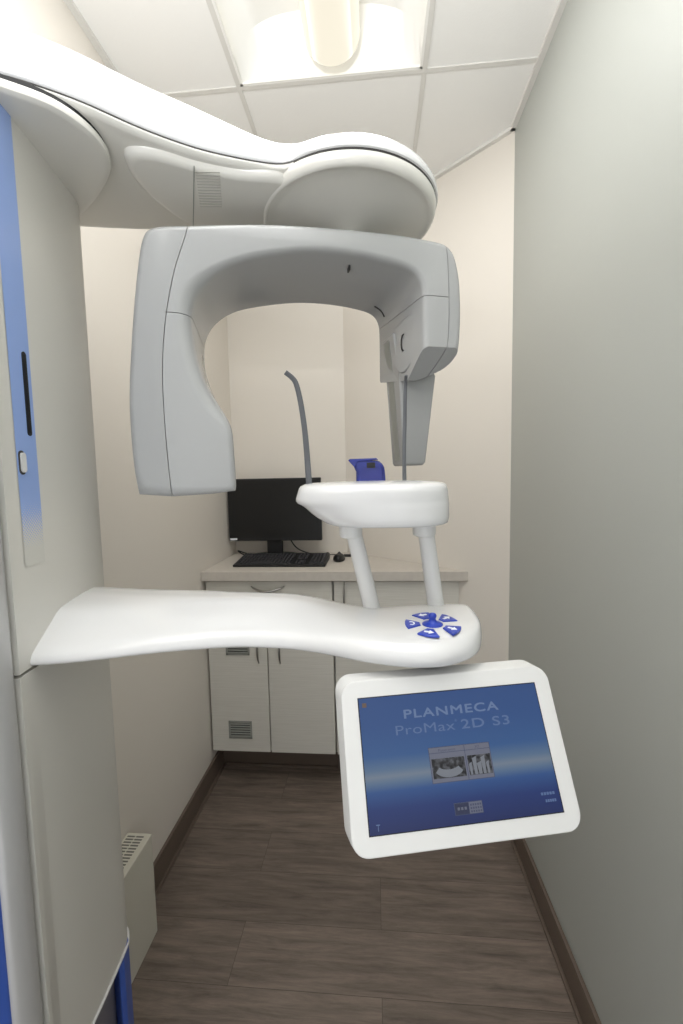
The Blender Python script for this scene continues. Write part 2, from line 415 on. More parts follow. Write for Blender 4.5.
# ------------------------------------------------------------------ wall heater
ht = thing('baseboard_heater', 'low cream convector heater box on the left wall with top grille', 'heater', (-.772, 1.06, 0))
bm = NB(); box2(bm, (XL+.001, .91, .0), (-.733, 1.213, .342)); link('case', bm, M['heater'], ht, 0, .003, 2)
bm = NB()
ht_slot = M['hslot']
for i in range(26):
    y = .925+i*.0108; box2(bm, (-.806, y, .3415), (-.781, y+.0052, .3428)); box2(bm, (-.777, y, .3415), (-.752, y+.0052, .3428))
link('grille', bm, ht_slot, ht)
bm = NB(); box2(bm, (-.812, .915, .342), (-.737, 1.21, .3424)); link('top_plate', bm, M['heater'], ht)
reparent(ht)

# ------------------------------------------------------------------ x-ray unit
xr = thing('dental_xray_machine', 'white panoramic dental x-ray machine with overhead arm, rotating arm and touch screen', 'x-ray machine', (-.66, .67, 0))
lowz = lambda y: .505-.042*min(max((y-.60)/.2, -.2), 1.1)
# column -------------------------------------------------------
face = [(-.506, .537), (-.509, .552), (-.514, .585), (-.522, .635), (-.532, .69), (-.543, .745), (-.553, .79), (-.562, .812), (-.582, .836), (-.63, .858)]
face = spline([(*p, 0) for p in face], 4, False)
pan = [Vector((p.x, p.y)) for p in face]+[Vector((-.81, .875)), Vector((-.81, .545)), Vector((-.535, .5325))]
bm = NB(); skin(bm, [[(p.x, p.y, z) for p in pan] for z in (1.203, 2.003)]); up = link('column_panel', bm, M['panel'], xr, 35, .004, 3)
bm = NB(); skin(bm, [[(p.x, p.y, z) for p in pan] for z in (.512, 1.198)])
for v in bm.verts:
    if v.co.z < .6: v.co.z = lowz(v.co.y)
lowp = link('column_panel', bm, M['panel'], xr, 35, .004, 3)
bm = NB()
rim = [(p.x+.0015, p.y) for p in pan[:41]]
sweep(bm, [(x, y, lowz(y)+.0015) for x, y in rim], .003, 8); link('edge_strip', bm, M['white'], lowp, 60)['label'] = 'thin bright edge strip'
core = [Vector((x, y)) for x, y in [(-.53, .545), (-.535, .6), (-.55, .68), (-.563, .755), (-.60, .82), (-.805, .86), (-.805, .55)]]
bm = NB(); skin(bm, [[(p.x, p.y, z) for p in core] for z in (.03, 2.0)]); link('column_core', bm, M['darkgrey'], xr, 30, .004)
bm = NB(); skin(bm, [[(x, y, z) for x, y in [(-.553, .765), (-.548, .775), (-.556, .806), (-.575, .825), (-.6, .83), (-.6, .8)]] for z in (.03, .47)]); link('blue_strip', bm, M['blue'], xr, 30, .003)['label'] = 'blue strip on the column foot'
tr = spline([(-.535, .531, 0), (-.512, .530, 0), (-.5045, .524, 0), (-.502, .51, 0), (-.505, .496, 0), (-.513, .488, 0), (-.535, .486, 0)], 5, False)
bm = NB(); skin(bm, [[(p.x, p.y, z) for p in tr] for z in (.03, 2.0)]); link('trim_post', bm, M['trim'], xr, 50, .0015)
bm = NB(); fb = spline([(-.515, .4855, 0), (-.524, .470, 0), (-.55, .459, 0), (-.6, .452, 0), (-.7, .45, 0), (-.81, .452, 0)], 5, False)
skin(bm, [[(p.x, p.y, z) for p in fb]+[(-.81, .52, z), (-.52, .52, z)] for z in (.03, 2.0)]); link('front_panel', bm, M['blue'], xr, 40, .002)
bm = NB(); skin(bm, [[(x, y, z) for x, y in [(-.815, .44), (-.56, .44), (-.50, .48), (-.50, .6), (-.54, .8), (-.6, .87), (-.815, .88)]] for z in (0, .03)]); link('foot_plate', bm, M['darkgrey'], xr, 0, .004)
# printed stripe, card slot, rocker switch on the upper panel
def facept(y):
    for a_, b_ in zip(face, face[1:]):
        if a_.y <= y <= b_.y: return a_.lerp(b_, (y-a_.y)/(b_.y-a_.y))
ys = [.566+.0035*i for i in range(14)]
bm = NB()
for dx in (.0009,):
    skin(bm, [[(facept(y).x+dx, y, z) for y in ys] for z in (1.352, 1.37, 1.5, 1.7, 2.006)], closed=False, cap=(False, False))
link('printed_stripe', bm, M['stripe'], up, 40, recalc=False)['label'] = 'blue printed stripe fading out below'
def pill(bm, y, z0, z1, w, x_off, th, mi=0):
    loop = []
    for k in range(13): t = R(180*k/12); loop.append((y+w*math.cos(t), z1-w+w*math.sin(t)))
    for k in range(13): t = R(180+180*k/12); loop.append((y+w*math.cos(t), z0+w+w*math.sin(t)))
    skin(bm, [[(facept(py).x+x_off+s, py, pz) for py, pz in loop] for s in (-th, 0)], mi=mi)
bm = NB(); pill(bm, .598, 1.545, 1.668, .0045, .0022, .006); pill(bm, .598, 1.549, 1.664, .0028, .0026, .004, 1); link('card_slot', bm, [M['plastic'], M['black']], up, 30)
bm = NB(); pill(bm, .576, 1.487, 1.522, .0065, .0018, .006); link('switch_well', bm, M['slot'], up, 30)
bm = NB(); pill(bm, .577, 1.490, 1.519, .005, .0045, .006); link('rocker_switch', bm, M['white'], up, 30, .0015)

# shoulder and overhead arm --------------------------------------
sh = spline([(*p, 0) for p in [(-.81, .50), (-.66, .50), (-.56, .53), (-.49, .572), (-.447, .604), (-.425, .648), (-.425, .695), (-.446, .735), (-.50, .785), (-.57, .835), (-.66, .88), (-.81, .88)]], 6)
sh = resample(sh, 120)
bm = NB(); stack(bm, sh, [(2.003, .010), (2.0035, .005), (2.006, .001), (2.010, 0), (2.017, .0015)]); link('shoulder_plate', bm, M['under'], xr, 40)
bm = NB(); stack(bm, sh, [(2.0165, .004), (2.0245, .004)]); link('shoulder_gap', bm, M['black'], xr, 40)
AX, AY = -.045, .945
arm = [(-.81, .49), (-.70, .505), (-.60, .538), (-.502, .581), (-.464, .602), (-.42, .632), (-.36, .686), (-.29, .734), (-.228, .762), (-.19, .776)]
for k in range(-122, 121, 11): arm.append((AX-.005+.188*math.cos(R(k)), AY+.188*math.sin(R(k))))
arm += [(-.20, 1.02), (-.28, .985), (-.375, .955), (-.482, .942), (-.58, .925), (-.70, .90), (-.81, .90)]
arm = resample(spline([(*p, 0) for p in arm], 8), 220)
bm = NB()
stack(bm, arm, [(2.034, .004), (2.036, .001), (2.042, 0), (2.055, .001), (2.066, .006), (2.076, .012), (2.084, .020), (2.089, .032)])
for v in bm.verts:       # thicker over the column, slim at the round end
    t = min(max((-.08-v.co.x)/.42, 0), 1); t = t*t*(3-2*t)
    t2 = min(max((-.10-v.co.x)/.24, 0), 1); t2 = t2*t2*(3-2*t2)
    v.co.z = 2.034+(v.co.z-2.034)*(.72+.80*t2+.08*t)
oa = link('overhead_arm', bm, M['white'], xr, 50)
cut = lambda p: (p[0]-AX)**2+(p[1]-AY)**2 > .186**2
und = inset(arm, .003)
bm = NB(); stack(bm, und, [(2.024, .012), (2.026, .004), (2.030, .001), (2.0345, .0015)]); link('underside', bm, M['under'], oa, 40)
bm = NB(); stack(bm, und, [(2.0325, .0005), (2.0345, .0005)]); link('seam_gasket', bm, M['slot'], oa, 40)
cov = [(-.425, .80), (-.41, .715), (-.36, .715), (-.295, .753), (-.235, .777), (-.15, .80), (-.10, .88), (-.14, .955), (-.22, .968), (-.30, .948), (-.385, .915)]
cov = resample(spline([(*p, 0) for p in cov], 8), 90)
bm = NB(); stack(bm, cov, [(2.012, .014), (2.013, .008), (2.018, .002), (2.0255, 0)]); cv = link('underside_cover', bm, M['under'], oa, 40)
bm = NB(); sweep(bm, [(-.302-.075*t, .745+.165*t, 2.0118) for t in [i/12 for i in range(13)]], .0009, 6); link('cover_seam', bm, M['vent'], cv)
bm = NB()
for i in range(13):
    t = i/12; x = -.285-.03*t; y = .762+.09*t
    box(bm, (x, y, 2.0119), (.042, .0026, .001), R(8))
link('vent_slots', bm, M['slat'], cv)
bm = NB(); lathe(bm, [(.026, 1.93), (.026, 1.988), (.03, 1.990), (.06, 1.997), (.10, 2.005), (.135, 2.0100), (.160, 2.0122), (.1685, 2.0122), (.171, 2.0100), (.175, 2.0100), (.1795, 2.0130), (.183, 2.0195), (.1845, 2.0285), (.183, 2.031)], (AX-.005, AY, 0), 96); link('pivot_disc', bm, M['under'], xr, 60)
bm = NB(); lathe(bm, [(.177, 2.029), (.1835, 2.0305), (.1835, 2.0335), (.177, 2.035)], (AX-.005, AY, 0), 96); link('pivot_gap', bm, M['slot'], xr, 60)

# rotating arm (C shaped, hung under the disc) --------------------
TH = R(18)
MX = Matrix.Translation((AX, AY, 0)) @ Matrix.Rotation(TH, 4, 'Z')
def place(o): o.data.transform(MX); return o
outer = [(-.26, 1.450), (-.265, 1.448)]
top = [(-.426, 1.451), (-.432, 1.50), (-.434, 1.58), (-.431, 1.648), (-.419, 1.76), (-.405, 1.855), (-.395, 1.893), (-.384, 1.905), (-.366, 1.9115), (-.323, 1.917), (-.215, 1.932), (-.126, 1.939), (-.03, 1.943), (.07, 1.944), (.140, 1.940), (.167, 1.936), (.184, 1.923), (.194, 1.90), (.2015, 1.857), (.203, 1.788), (.199, 1.735), (.190, 1.709), (.163, 1.684), (.131, 1.668)]
inner = [(.118, 1.668), (.1185, 1.745), (.119, 1.835), (.112, 1.862), (.092, 1.880), (.05, 1.889), (-.03, 1.897), (-.12, 1.893), (-.21, 1.873), (-.258, 1.854), (-.292, 1.828), (-.314, 1.80), (-.323, 1.765), (-.321, 1.72), (-.311, 1.67), (-.297, 1.636), (-.275, 1.598), (-.2645, 1.576), (-.2605, 1.560), (-.2595, 1.545), (-.2575, 1.463), (-.263, 1.4525)]
innerB = [(.093, 1.706), (.093, 1.745), (.093, 1.815), (.090, 1.845), (.074, 1.865), (.035, 1.875), (-.03, 1.881), (-.11, 1.879), (-.20, 1.863), (-.252, 1.847), (-.288, 1.822), (-.308, 1.793), (-.3165, 1.76), (-.3155, 1.715), (-.302, 1.667), (-.287, 1.636), (-.2725, 1.605), (-.267, 1.585), (-.2655, 1.560), (-.264, 1.545), (-.262, 1.465), (-.267, 1.4545)]
topB = top[:-2]+[(.155, 1.712), (.128, 1.708)]
def dense(pts): return [(p.x, p.y) for p in spline([(*p, 0) for p in pts], 4, False)]
profF = dense(top)+dense(inner)+[(-.30, 1.4485), (-.37, 1.4455)]
profB = dense(topB)+dense(innerB)+[(-.30, 1.4485), (-.37, 1.4455)]
Y0, Y1 = -.11, .10
bm = NB(); loops = []
for y, dd in ((-.110, .011), (-.1092, .0075), (-.1065, .0035), (-.103, .0012), (-.098, 0), (.09, 0), (.0945, .001), (.098, .0035), (.10, .008)):
    t = (y-Y0)/(Y1-Y0); mid = [Vector((a_[0]*(1-t)+b_[0]*t, a_[1]*(1-t)+b_[1]*t)) for a_, b_ in zip(profF, profB)]
    ins = inset(mid, -dd); lp = []; nt = len(dense(top))
    for i, (m_, p) in enumerate(zip(mid, ins)):
        g_ = 0
        if i >= nt and m_.x < -.2 and y < 0:       # broad soft edge on the inner curve of the tube side
            g_ = min(max((m_.y-1.565)/.05, 0), 1)*min(max((1.87-m_.y)/.08, 0), 1); g_ = g_*g_*(3-2*g_)
        q = m_+(p-m_)*(1+1.6*g_); lp.append((q.x, y+g_*.016*(y+.11)/.012 if y < -.09 else y, q.y))
    loops.append(lp)
skin(bm, loops)
carm = link('rotating_arm', bm, M['carm'], None, 30)
# slanted underside at the front of the sensor housing
bm = NB(); skin(bm, [[(x, -.14, 1.60), (x, -.14, 1.757), (x, -.012, 1.655), (x, -.012, 1.60)] for x in (.05, .25)]); cutter = link('cutter', bm, M['slot'])
md = carm.modifiers.new('b', 'BOOLEAN'); md.operation = 'DIFFERENCE'; md.object = cutter; md.solver = 'EXACT'
bake(carm); bpy.data.objects.remove(cutter)
# seams between the covers
def sheet(line, w=.0012):
    P = [Vector((x, z)) for x, z in line]; A_ = []; B_ = []
    for i, p in enumerate(P):
        t = (P[min(i+1, len(P)-1)]-P[max(i-1, 0)]).normalized(); q = Vector((-t.y, t.x))*w*.5; A_.append(p+q); B_.append(p-q)
    loop = A_+B_[::-1]; bm = NB(); skin(bm, [[(p.x, y, p.y) for p in loop] for y in (-.3, .3)]); return link('cutter', bm, M['slot'])
sL = dense([(-.315, 1.99), (-.321, 1.915), (-.346, 1.84), (-.364, 1.762), (-.374, 1.68), (-.376, 1.60), (-.374, 1.52), (-.370, 1.44), (-.37, 1.40)])
cuts = [sheet(sL), sheet([(-.3655, 1.766), (-.29, 1.766)]), sheet(dense([(.157, 1.99), (.167, 1.935), (.172, 1.88), (.1735, 1.80), (.170, 1.74), (.158, 1.70), (.138, 1.66), (.12, 1.62)])), sheet([(.06, 1.832), (.1735, 1.832)])]
for c in cuts:
    md = carm.modifiers.new('b', 'BOOLEAN'); md.operation = 'DIFFERENCE'; md.object = c; md.solver = 'EXACT'
bake(carm)
for c in cuts: bpy.data.objects.remove(c)
# pick the loose pieces apart
def pieces(o):
    src = bmesh.new(); src.from_mesh(o.data); src.verts.ensure_lookup_table(); seen = set(); out = []
    for v in src.verts:
        if v.index in seen: continue
        st = [v]; comp = set()
        while st:
            w = st.pop()
            if w.index in comp: continue
            comp.add(w.index); st += [e2.other_vert(w) for e2 in w.link_edges]
        seen |= comp; nb = bmesh.new(); mp_ = {i: nb.verts.new(src.verts[i].co) for i in comp}
        for f in src.faces:
            if f.verts[0].index in comp:
                try: nb.faces.new([mp_[x.index] for x in f.verts])
                except ValueError: pass
        out.append(nb)
    src.free(); return out
pcs = pieces(carm); bpy.data.objects.remove(carm)
ra = None; todo = []
for nb in pcs:
    c = Vector((sum(v.co.x for v in nb.verts), sum(v.co.y for v in nb.verts), sum(v.co.z for v in nb.verts)))/len(nb.verts)
    xs = [v.co.x for v in nb.verts]; zs = [v.co.z for v in nb.verts]
    if len(nb.verts) < 8: nb.free(); continue
    if max(xs)-min(xs) > .35: nm = 'rotating_arm'
    elif min(xs) < -.40: nm = 'end_cover'
    elif max(xs) < -.2: nm = 'tube_head'
    elif max(xs) > .185: nm = 'side_cover'
    else: nm = 'sensor_housing'
    todo.append((nm, nb))
todo.sort(key=lambda t: t[0] != 'rotating_arm')
sens = None
for nm, nb in todo:
    if nm == 'rotating_arm' and ra is None: ra = place(link(nm, nb, M['carm'], xr, 32)); continue
    if nm == 'sensor_housing':
        # rear flap and the raised round boss on the inner side belong to this cover
        loop = [(-.085, 1.812), (-.09, 1.76), (-.082, 1.735), (-.05, 1.708), (-.03, 1.70), (-.012, 1.706), (.006, 1.722), (.016, 1.748), (.012, 1.785), (.0, 1.806)]
        loop = [(p.x, p.y) for p in spline([(*p, 0) for p in loop], 4)]
        ctr = (-.045, 1.75)
        fx = lambda y: .1185-.0255*(y+.11)/.21
        skin(nb, [[(fx(ctr[0]+(y-ctr[0])*k)+(x if x > 0 else .003+(x-.003)*min(max((y+.08)/.05, 0), 1)), ctr[0]+(y-ctr[0])*k, ctr[1]+(z-ctr[1])*k) for y, z in loop] for x, k in ((.004, 1), (-.0035, 1), (-.0055, .97), (-.006, .92))])
        sens = place(link(nm, nb, M['carm'], ra, 32)); continue
    place(link(nm, nb, M['carm2'] if nm == 'end_cover' else M['carm'], ra, 32))
# mark on the boss, slit and notch under the bridge
bm = NB(); sweep(bm, [(.1032, -.036-.010*math.cos(t), 1.762+.017*math.sin(t)) for t in [R(70+40*i/1) for i in range(6)]], .0016, 6); place(link('boss_mark', bm, M['slot'], ra))
bm = NB(); box2(bm, (-.024, -.072, 1.885), (-.021, -.058, 1.9)); place(link('slit', bm, M['slot'], ra))
bm = NB(); sweep(bm, spline([(.070, .055, 1.8705), (.086, .055, 1.8605), (.0935, .055, 1.848)], 5, False), .0014, 6); place(link('notch', bm, M['slot'], ra))
# sensor head: tapering slab below the housing
bm = NB(); lo = [(.112, .158), (.172, .0)]
def ring(x0, x1, y0, y1, z): return [(x0, y0, z), (x1, y0, z), (x1, y1, z), (x0, y1, z)]
skin(bm, [ring(.121, .170, .010, .075, 1.499), ring(.119, .175, .007, .080, 1.506), ring(.104, .192, -.012, .076, 1.70), ring(.0935, .15, -.0, .072, 1.795)])
sd = place(link('sensor_head', bm, M['carm'], ra, 30, .004, 3))
bm = NB(); skin(bm, [ring(.1178, .130, .026, .058, 1.512), ring(.1032, .125, .026, .058, 1.70), ring(.0935, .12, .026, .058, 1.785)]); place(link('sensor_window', bm, M['vent'], ra))

# patient support arm --------------------------------------------
def curve1(tab):
    def f(x):
        if x <= tab[0][0]: return tab[0][1]
        for i in range(len(tab)-1):
            if x <= tab[i+1][0]:
                p1, p2 = tab[i], tab[i+1]; p0, p3 = tab[max(i-1, 0)], tab[min(i+2, len(tab)-1)]; h = p2[0]-p1[0]; t = (x-p1[0])/h
                m1 = (p2[1]-p0[1])/max(p2[0]-p0[0], 1e-6)*h; m2 = (p3[1]-p1[1])/max(p3[0]-p1[0], 1e-6)*h
                if abs(m1) > 3*abs(p2[1]-p1[1])+.004: m1 = (p2[1]-p1[1])
                if abs(m2) > 3*abs(p2[1]-p1[1])+.004: m2 = (p2[1]-p1[1])
                return (2*t**3-3*t*t+1)*p1[1]+(t**3-2*t*t+t)*m1+(-2*t**3+3*t*t)*p2[1]+(t**3-t*t)*m2
        return tab[-1][1]
    return f
yf = curve1([(-.60, .560), (-.51, .561), (-.40, .568), (-.335, .579), (-.268, .596), (-.21, .606), (-.132, .602), (-.085, .590), (-.04, .572), (-.01, .560), (.03, .549), (.06, .547), (.09, .552), (.115, .566), (.135, .585), (.150, .610), (.160, .641), (.1655, .675), (.1672, .70)])
yb = curve1([(-.60, .80), (-.555, .795), (-.43, .776), (-.33, .768), (-.26, .756), (-.155, .742), (-.08, .732), (-.03, .731), (.0, .733), (.05, .748), (.10, .757), (.135, .757), (.150, .750), (.160, .735), (.1655, .716), (.1672, .702)])
head = [(.05, 1.211), (.03, 1.211), (.016, 1.2125), (.006, 1.216), (.001, 1.222), (0, 1.229), (.003, 1.236), (.010, 1.243), (.020, 1.2478), (.038, 1.2505), (.06, 1.2515), (-.085, 1.2518), (-.055, 1.2515), (-.038, 1.2505), (-.020, 1.2478), (-.010, 1.243), (-.003, 1.236), (0, 1.229), (-.001, 1.222), (-.006, 1.216), (-.016, 1.2125), (-.03, 1.211), (-.05, 1.211)]
root_ = [(.05, 1.2035), (.03, 1.2035), (.012, 1.2035), (.003, 1.2045), (0, 1.2085), (.001, 1.2145), (.0045, 1.2200), (.014, 1.2275), (.030, 1.2375), (.055, 1.2530), (.082, 1.2670), (-.085, 1.2720), (-.055, 1.2720), (-.035, 1.2712), (-.020, 1.2685), (-.010, 1.2640), (-.003, 1.2560), (0, 1.2450), (-.002, 1.2250), (-.006, 1.2150), (-.014, 1.2080), (-.03, 1.2045), (-.05, 1.2035)]
mid_ = [(.05, 1.2160), (.03, 1.2160), (.012, 1.2163), (.003, 1.2182), (0, 1.2222), (.001, 1.2280), (.005, 1.2340), (.014, 1.2410), (.030, 1.2480), (.055, 1.2575), (.082, 1.2660)]+root_[11:]
xs = [-.553+.553*i/40 for i in range(41)]+[.1672*math.sin(R(90*i/32)) for i in range(1, 32)]+[.1671]
loops = []
for x in xs:
    t = min(max((.01-x)/.17, 0), 1); t = t*t*(3-2*t); f_, b_ = yf(x), yb(x); w_ = b_-f_; k = min(1, w_/.19); lp = []
    z_end = 1-k
    u_ = min(max((x+.53)/.22, 0), 1); u_ = u_*u_*(3-2*u_)
    for (d0, z0), (da, za), (db, zb) in zip(head, root_, mid_):
        d1, z1 = da*(1-u_)+db*u_, za*(1-u_)+zb*u_
        q = d0*(1-t)+d1*t; z = z0*(1-t)+z1*t
        y = f_+q*k if (d0 > 0 or d1 > 0 or (d0 == 0 and z0 == 1.229 and len(lp) < 8)) else b_+q*k
        z = z+(1.231-z)*max(0, z_end-.35)*1.2
        lp.append((x, y, z))
    loops.append([Vector(p) for p in spline(lp, 3)])
bm = NB(); skin(bm, loops)
sa = link('support_arm', bm, M['white'], xr, 60)
ZB = 1.2515
bm = NB(); 
JC = Vector((.083, .622))
def wedge(c, a0, a1, r0, r1, z, th, sy=1.25):
    bm = NB(); loop = []
    for k in range(6): t = R(a0+(a1-a0)*k/5); loop.append((c.x+r1*math.cos(t), c.y+r1*sy*math.sin(t)))
    for k in range(4): t = R(a1-8-(a1-a0-16)*k/3); loop.append((c.x+r0*math.cos(t), c.y+r0*sy*math.sin(t)))
    ctr = (sum(p[0] for p in loop)/len(loop), sum(p[1] for p in loop)/len(loop))
    skin(bm, [[(ctr[0]+(x-ctr[0])*k, ctr[1]+(y-ctr[1])*k, z_) for x, y in loop] for z_, k in ((z-.001, 1), (z+th, 1), (z+th+.0008, .92))])
    return bm, ctr
arrow = [(-.5, -.15), (0, -.15), (0, -.42), (.5, 0), (0, .42), (0, .15), (-.5, .15)]
for i, ang in enumerate((38, 110, 182, 252, 325)):
    bm, ctr = wedge(JC, ang-22, ang+22, .0188, .041, ZB, .0012)
    s = .014; ra_ = R(ang+(90 if i in (1, 3) else 0)); pts = []
    shp = arrow if i != 2 else [(.35*math.cos(t), .45*math.sin(t)) for t in [R(50+26*k) for k in range(11)]]+[(.2*math.cos(t), .28*math.sin(t)) for t in [R(310-26*k) for k in range(11)]]
    for x, y in shp: pts.append((ctr[0]+s*(x*math.cos(ra_)-y*math.sin(ra_)), ctr[1]+s*1.2*(x*math.sin(ra_)+y*math.cos(ra_))))
    skin(bm, [[(x, y, z) for x, y in pts] for z in (ZB+.0018, ZB+.0024)], mi=1)
    link('control_button', bm, [M['btn'], M['sym']], sa, 20)
bm = NB(); lathe(bm, [(.0155, ZB-.001), (.0155, ZB+.001), (.012, ZB+.003), (.006, ZB+.005), (.0048, ZB+.009), (.0058, ZB+.0115), (.0062, ZB+.014), (.0048, ZB+.0165), (.002, ZB+.0175)], (JC.x, JC.y, 0), 28)
link('joystick', bm, M['btn'], sa, 60)
# posts carrying the chin table
for a_, b_ in (((-.008, .712, 1.246), (-.043, .710, 1.405)), ((.103, .727, 1.246), (.082, .720, 1.405))):
    bm = NB(); A_, B_ = Vector(a_), Vector(b_); sweep(bm, [A_.lerp(B_, i/8) for i in range(9)], [.0145-.0012*i/8 for i in range(9)], 24)
    pp = link('support_post', bm, M['shell'], xr, 50)
    bm = NB(); q = B_.lerp(A_, .02); o1 = [Vector((q.x+.0195*math.cos(t), q.y+.022*math.sin(t))) for t in [2*math.pi*i/32 for i in range(32)]]
    stack(bm, o1, [(1.371, .005), (1.373, .001), (1.377, 0), (1.388, 0), (1.392, -.002), (1.405, -.003)]); link('collar', bm, M['shell'], pp, 40)
# chin table
def tab(z, xl, xr_, yf, yb, pw=2.5, n_=96):
    cx, cy = (xl+xr_)/2, (yf+yb)/2; rx, ry = (xr_-xl)/2, (yb-yf)/2; o_ = []
    for i in range(n_):
        t = 2*math.pi*i/n_; c, s = math.cos(t), math.sin(t)
        o_.append((cx+rx*math.copysign(abs(c)**(2/pw), c), cy+ry*math.copysign(abs(s)**(2/pw), s), z+.0))
    return o_
bm = NB()
skin(bm, [tab(1.3985, -.070, .108, .618, .782), tab(1.3988, -.076, .1135, .611, .79), tab(1.4005, -.081, .1165, .607, .796), tab(1.404, -.087, .1178, .6045, .799), tab(1.411, -.098, .1185, .603, .80), tab(1.418, -.107, .1185, .6025, .801), tab(1.425, -.1145, .1185, .602, .801), tab(1.430, -.1215, .1185, .602, .801), tab(1.4335, -.1285, .118, .602, .801), tab(1.437, -.1308, .118, .602, .801), tab(1.441, -.1305, .1175, .602, .801), tab(1.450, -.1275, .1165, .602, .801), tab(1.457, -.1250, .1150, .604, .799), tab(1.4605, -.1225, .1125, .608, .795), tab(1.4632, -.117, .106, .617, .788), tab(1.4655, -.104, .092, .635, .778), tab(1.4672, -.06, .05, .675, .75)])
ct = link('chin_table', bm, M['white'], xr, 60)
def rod(pts, w, name='temple_rod'):
    bm = NB(); P = spline(pts, 6, False); n_ = len(P)
    sweep(bm, P, [w*(1-.25*i/n_) for i in range(n_)], 12, .45, up=(0, 1, 0)); return link(name, bm, M['rod'], ct, 50)
rod([(-.110, .70, 1.458), (-.1125, .703, 1.50), (-.114, .703, 1.53), (-.1165, .702, 1.563), (-.1212, .70, 1.601), (-.127, .698, 1.628), (-.133, .695, 1.638), (-.143, .69, 1.646)], .0052)
rod([(.0485, .70, 1.458), (.0485, .702, 1.50), (.049, .703, 1.53), (.050, .703, 1.563), (.0505, .70, 1.595), (.051, .697, 1.617), (.051, .69, 1.627), (.051, .68, 1.631)], .0034)
bm = NB(); stack(bm, [Vector((.047+.013*math.cos(t), .70+.008*math.sin(t))) for t in [2*math.pi*i/24 for i in range(24)]], [(1.460, 0), (1.4645, 0)]); link('rod_socket', bm, M['slot'], ct)
# blue chin rest
bm = NB()
body = lambda z, a_, b_, y0_, y1_: [(a_, y0_+.006, z), (a_+.005, y0_, z), (b_-.005, y0_, z), (b_, y0_+.006, z), (b_, y1_-.004, z), (b_-.005, y1_, z), (a_+.005, y1_, z), (a_, y1_-.004, z)]
skin(bm, [body(1.458, -.033, .0195, .735, .775), body(1.484, -.033, .0175, .735, .775), body(1.490, -.036, .0165, .733, .776), body(1.496, -.0375, .013, .733, .777), body(1.5015, -.040, .007, .734, .778)])
cr = link('chin_rest', bm, M['bluep'], ct, 35, .001, 2)
bm = NB(); skin(bm, [[(x, .7315, z) for x, z in ((-.034, 1.4895), (-.046, 1.503), (-.043, 1.5055), (.003, 1.506), (.006, 1.503), (-.03, 1.5005))], [(x, .778, z) for x, z in ((-.034, 1.4895), (-.046, 1.503), (-.043, 1.5055), (.003, 1.506), (.006, 1.503), (-.03, 1.5005))]]); box2(bm, (-.014, .7325, 1.489), (.001, .7355, 1.4985), 1)
link('chin_rest_lip', bm, [M['bluep'], M['plastic']], ct, 30, .0008, 2)

# touch screen ----------------------------------------------------
ts_loc = Vector((.1025, .527, 1.1134))
ex = Vector((.9814, .1917, .0119)).normalized(); ez = Vector((-.0957, .4341, .8957)); ez = (ez-ex*ez.dot(ex)).normalized(); ey = ez.cross(ex)
SM = Matrix(((ex.x, ey.x, ez.x, ts_loc.x), (ex.y, ey.y, ez.y, ts_loc.y), (ex.z, ey.z, ez.z, ts_loc.z), (0, 0, 0, 1)))
W, Hh = .2935, .1955
bm = NB()
def rr(w, h, r_, y, cx=0, cz=0, n_=8):
    lp = []
    for qx, qz, a0 in ((1, 1, 0), (-1, 1, 90), (-1, -1, 180), (1, -1, 270)):
        for k in range(n_): t = R(a0+90*k/(n_-1)); lp.append((cx+qx*(w/2-r_)+r_*math.cos(t), y, cz+qz*(h/2-r_)+r_*math.sin(t)))
    return lp
skin(bm, [rr(w_, h_, r_, y, -.22*max(y-.005, 0), .46*max(y-.005, 0)) for w_, h_, r_, y in ((W-.003, Hh-.003, .0195, 0), (W-.001, Hh-.001, .0205, .0005), (W, Hh, .021, .0015), (W, Hh, .021, .0035), (W-.0016, Hh-.0016, .0205, .0038), (W-.0016, Hh-.0016, .0205, .0048), (W+.0004, Hh+.0004, .021, .0052), (W+.002, Hh+.002, .022, .010), (W+.002, Hh+.002, .022, .024), (W-.006, Hh-.006, .018, .031), (W-.05, Hh-.05, .012, .034))])
ts = link('touchscreen', bm, M['shell'], xr, 25)
ts.matrix_world = SM
SW, SH = .2335, .1545
def scr(name, bm, m_, lab=None, smooth=0):
    o = link(name, bm, m_, ts, smooth)
    if lab: o['label'] = lab
    return o
def plate(bm, x0, x1, z0, z1, y, mi=0): box2(bm, (x0, y, z0), (x1, y+.0003, z1), mi)
bm = NB(); skin(bm, [rr(W+.0002, Hh+.0002, .0212, .0037), rr(W+.0002, Hh+.0002, .0212, .0050)], cap=(False, False)); scr('bezel_groove', bm, M['vent'])
bm = NB(); plate(bm, -SW/2-.0012, SW/2+.0012, -SH/2-.0012, SH/2+.0012, -.0004); scr('display_edge', bm, M['black'])
bm = NB(); plate(bm, -SW/2, SW/2, -SH/2, SH/2, -.0008); scr('display', bm, M['display'], 'lit blue start screen with a pale band')
